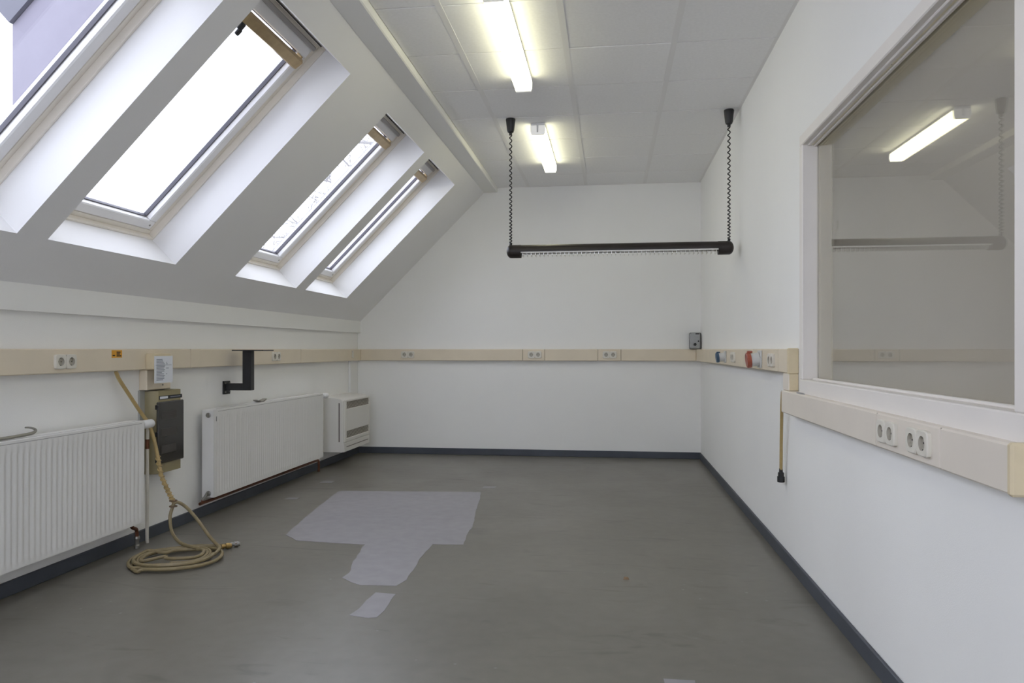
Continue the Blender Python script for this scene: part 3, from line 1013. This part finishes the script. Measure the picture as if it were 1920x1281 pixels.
t = thing('junction_duct', 'beige vertical duct between left cable duct and fuse box', 'cable duct', (W, -3.635, .88))
obj('riser', MB().cbox(W, W + .050, -3.753, -3.518, .8795, Z0 - .0005, .004), 'duct', t)
obj('riser_gap', MB().box(W + .002, W + .046, -3.7535, -3.52, .8785, .8797), 'duct_gap', t)
bx = obj('junction_cover', MB().cbox(W + DT, -3.515, -3.766, -3.60, .999, 1.092, .005), 'duct_aged', t)
obj('screw', MB().cyl((W + .05, -3.60, .905), (W + .0525, -3.60, .905), .006, 10), 'steel', t)
t = thing('paper_label', 'printed paper list in a sleeve on the left duct', 'label', (-3.513, -3.68, .92))
obj('sheet', MB().box(-3.5148, -3.513, -3.766, -3.588, .920, 1.078), 'paper', t)
mb = MB()
rr = random.Random(3)
z = 1.055
while z > .935:
    mb.box(-3.5131, -3.5127, -3.748, -3.748 + rr.uniform(.05, .085), z, z + .0045)
    if rr.random() < .45:
        mb.box(-3.5131, -3.5127, -3.655, -3.655 + rr.uniform(.01, .035), z, z + .004)
    z -= .0085
mb.box(-3.5131, -3.5127, -3.755, -3.60, 1.0235, 1.0255)
obj('print', mb, 'ink', t, smooth=False)
t = thing('warning_sticker', 'small orange sticker on the left cable duct', 'sticker', (W + DT, -4.015, 1.072))
obj('sticker_sheet', MB().box(W + DT, W + DT + .0008, -4.057, -3.972, 1.071, 1.112), 'sticker_orange', t)
mb = MB()
for (a, b, z) in ((-4.050, -4.030, 1.080), (-4.018, -3.985, 1.098), (-4.018, -3.99, 1.088), (-4.018, -3.98, 1.078)):
    mb.box(W + DT + .0007, W + DT + .0011, a, b, z, z + .006)
obj('print', mb, 'ink_dark', t, smooth=False)

# small switch and conduit in the corner, above the convector
t = thing('corner_conduit', 'thin white conduit with small switch above the wall convector', 'conduit', (-3.60, -.285, .67))
obj('conduit', MB().cbox(W, W + .020, -.297, -.273, .668, Z0, .003), 'white_plastic', t)
obj('switch', MB().cbox(W + DT, W + DT + .012, -.335, -.300, 1.03, 1.105, .003), 'socket', t)

# ------------------------------------------------------------------ wall convector
cx, cy0, cy1, cz0, cz1 = -3.380, -1.075, -.335, .155, .668
t = thing('wall_convector', 'white fan convector with two slanted grilles in corner', 'convector', (-3.5, (cy0 + cy1) / 2, cz0))
prof = [(W, cz0), (cx - .004, cz0), (cx - .004, .605), (cx - .010, .628), (cx - .026, .646), (cx - .055, .656), (cx - .10, .660), (W, cz1)]
obj('body', MB().prism([(x, z) for x, z in prof], 1, cy0, cy1), 'convector', t)
fp = MB()
# front face frame with two openings
g = [(.556, .622), (.280, .346)]
fy0, fy1 = cy0 + .062, cy1 - .035
fp.cbox(cx - .006, cx + .006, cy0 + .012, fy0, .246, .640, .004)
fp.cbox(cx - .006, cx + .006, fy1, cy1 - .006, .246, .640, .004)
fp.cbox(cx - .006, cx + .006, fy0, fy1, .622, .640, .003)
fp.cbox(cx - .006, cx + .006, fy0, fy1, .346, .556, .003)
fp.cbox(cx - .006, cx + .006, fy0, fy1, .246, .280, .003)
front = obj('front_panel', fp, 'convector', t)
obj('lower_panel', MB().cbox(cx - .006, cx + .004, cy0 + .004, cy1 - .004, cz0, .240, .004), 'convector', t)
obj('lower_slit', MB().box(cx + .002, cx + .0046, cy0 + .06, cy1 - .05, .196, .202), 'grille_dark', t)
obj('side_groove', MB().box(cx - .050, cx - .040, cy0 - .0008, cy0 + .002, .25, .615), 'grille_dark', t)
for (za, zb) in g:
    gd = obj('grille', MB().box(cx - .005, cx - .0032, fy0, fy1, za, zb), 'grille_dark', t)
    ns = 17
    dy = (fy1 - fy0) / ns
    hh = zb - za
    for i in range(-1, ns):
        ya = fy0 + i * dy
        # slanted slat: from top-left down to the right, clipped to the opening
        p = [(ya, zb), (ya + dy * .5, zb), (ya + dy * .5 + hh, za), (ya + hh, za)]
        # clip in y
        def clip(poly, lim, keep):
            out = []
            for k in range(len(poly)):
                a, b = poly[k], poly[(k + 1) % len(poly)]
                ia, ib = keep(a[0]), keep(b[0])
                if ia: out.append(a)
                if ia != ib:
                    f = (lim - a[0]) / (b[0] - a[0])
                    out.append((lim, a[1] + f * (b[1] - a[1])))
            return out
        p = clip(p, fy0, lambda y: y >= fy0)
        if len(p) > 2: p = clip(p, fy1, lambda y: y <= fy1)
        if len(p) > 2:
            obj('slat', MB().prism(p, 0, cx - .004, cx + .002), 'grille_slat', gd)

# ------------------------------------------------------------------ hose by the radiator
t = thing('garden_hose', 'coiled tan rubber hose on the floor hanging from left duct', 'hose', (-3.16, -4.08, 0))
R_ = .0092
hang = [(-3.590, -3.995, .997), (-3.586, -3.975, .955), (-3.575, -3.92, .88), (-3.560, -3.845, .78), (-3.535, -3.785, .685), (-3.518, -3.765, .60),
        (-3.49, -3.770, .50), (-3.455, -3.79, .40), (-3.425, -3.775, .31), (-3.40, -3.762, .245)]
left = [(-3.400, -3.768, .215), (-3.405, -3.785, .16), (-3.375, -3.815, .085), (-3.28, -3.885, .042), (-3.14, -3.955, .038)]
tie = Vector((-3.40, -3.762, .236))
def on_floor(cx, cy, rx, ry, a0, a1, rot, z, n=14):
    out = []
    for i in range(n):
        a = a0 + (a1 - a0) * i / (n - 1)
        x, y = rx * math.cos(a), ry * math.sin(a)
        out.append((cx + x * math.cos(rot) - y * math.sin(rot), cy + x * math.sin(rot) + y * math.cos(rot), z + .003 * math.sin(3 * a)))
    return out
pi = math.pi
coil = []
coil += on_floor(-3.150, -4.060, .095, .100, 1.1, -pi * .9, .25, .034, 12)
coil += on_floor(-3.180, -4.080, .165, .165, pi * 1.05, -pi * .7, .55, .026, 16)
coil += on_floor(-3.180, -4.085, .225, .215, pi * 1.25, -pi * .65, .30, .018, 16)
coil += on_floor(-3.165, -4.105, .205, .235, pi * 1.3, pi * .36, .20, .0135, 8)
coil += [(-3.10, -3.868, .0125), (-3.058, -3.838, .0135)]
h0 = obj('hose_line', MB().tube(catmull(hang, 8), .0102, 10), 'hose_clear', t, 'hanging tan length of hose')
h1 = obj('hose_line', MB().tube(catmull(hang[-2:] + left + coil, 7), R_, 8), 'hose_tan', t)
# second strand rising from the coil to the cable tie and back
strand = [(-3.395, -3.770, .232), (-3.375, -3.755, .238), (-3.330, -3.74, .205), (-3.25, -3.755, .135), (-3.16, -3.80, .065), (-3.09, -3.855, .040), (-3.02, -3.935, .036),
          (-2.995, -4.03, .032)]
strand += on_floor(-3.185, -4.090, .195, .190, .15, -pi * 1.15, .15, .032, 14)
strand += on_floor(-3.16, -4.07, .125, .140, pi * .85, -pi * .5, .2, .024, 12)
strand += on_floor(-3.165, -4.070, .205, .195, pi * 1.5, pi * .62, .35, .0225, 8)
strand += [(-3.20, -3.855, .02), (-3.10, -3.822, .016), (-3.03, -3.79, .016)]
obj('hose_line', MB().tube(catmull(strand, 7), R_, 8), 'hose_tan', t)
# twisted length above the tie
tw = []
axis = catmull([hang[6], hang[7], hang[8], hang[9]], 40)
for i, c_ in enumerate(axis):
    a = i / (len(axis) - 1) * 2 * pi * 11
    tw.append(c_ + Vector((.0115 * math.cos(a), .0115 * math.sin(a), .004 * math.sin(a))))
obj('twist_cord', MB().tube(tw, .0042, 6), 'hose_clear', t)
for dz in (0.012, -.020):
    tt = [tie + Vector((.019 * math.cos(a), .019 * math.sin(a), dz)) for a in [2 * pi * k / 14 for k in range(15)]]
    obj('cable_tie', MB().tube(tt, .004, 6), 'tie', t)
def fitting(p, d, m1, m2):
    f = obj('hose_fitting', MB().lathe([(.013, 0), (.014, .012), (.011, .014), (.011, .022), (.0165, .023), (.0165, .042), (.012, .043), (.012, .052)], p, d, 14), m1, t)
    obj('fitting_ring', MB().lathe([(.0175, .026), (.0175, .036)], p, d, 6), m2, f)
fitting((-3.060, -3.843, .0165), (.75, .66, .02), 'brass', 'brass')
fitting((-3.036, -3.794, .0175), (.85, .5, 0), 'steel', 'tie')

# hose end hanging at the right wall
t = thing('hanging_hose', 'short tan hose with black coupling hanging on right wall', 'hose', (-.03, -3.68, .44))
pts = catmull([(-.040, -3.775, .90), (-.040, -3.760, .83), (-.032, -3.715, .72), (-.028, -3.690, .60), (-.026, -3.678, .50), (-.026, -3.675, .475)], 6)
obj('hose_line', MB().tube(pts, .0085, 8), 'hose_clear', t)
obj('coupling', MB().lathe([(.009, 0), (.010, .018), (.0155, .022), (.0155, .040), (.019, .042), (.019, .070), (.014, .072)], (-.026, -3.675, .490), (0, 0, -1), 14), 'black_plastic', t)
obj('hook', MB().cbox(-.045, 0, -3.790, -3.765, .895, .906, .002), 'steel', t)

# crumb of wood on the floor
mb = MB()
mb.add([(-.014, -.008, 0), (.015, -.006, 0), (.013, .009, 0), (-.012, .007, 0), (-.010, -.004, .009), (.009, -.005, .012), (.010, .005, .008), (-.009, .005, .010)],
       [(0, 1, 2, 3), (4, 7, 6, 5), (0, 4, 5, 1), (1, 5, 6, 2), (2, 6, 7, 3), (3, 7, 4, 0)], Matrix.Translation((-.839, -4.078, 0)))
single('wood_chip', mb, 'chip', 'tiny brown chip of wood on the bare floor', 'chip')
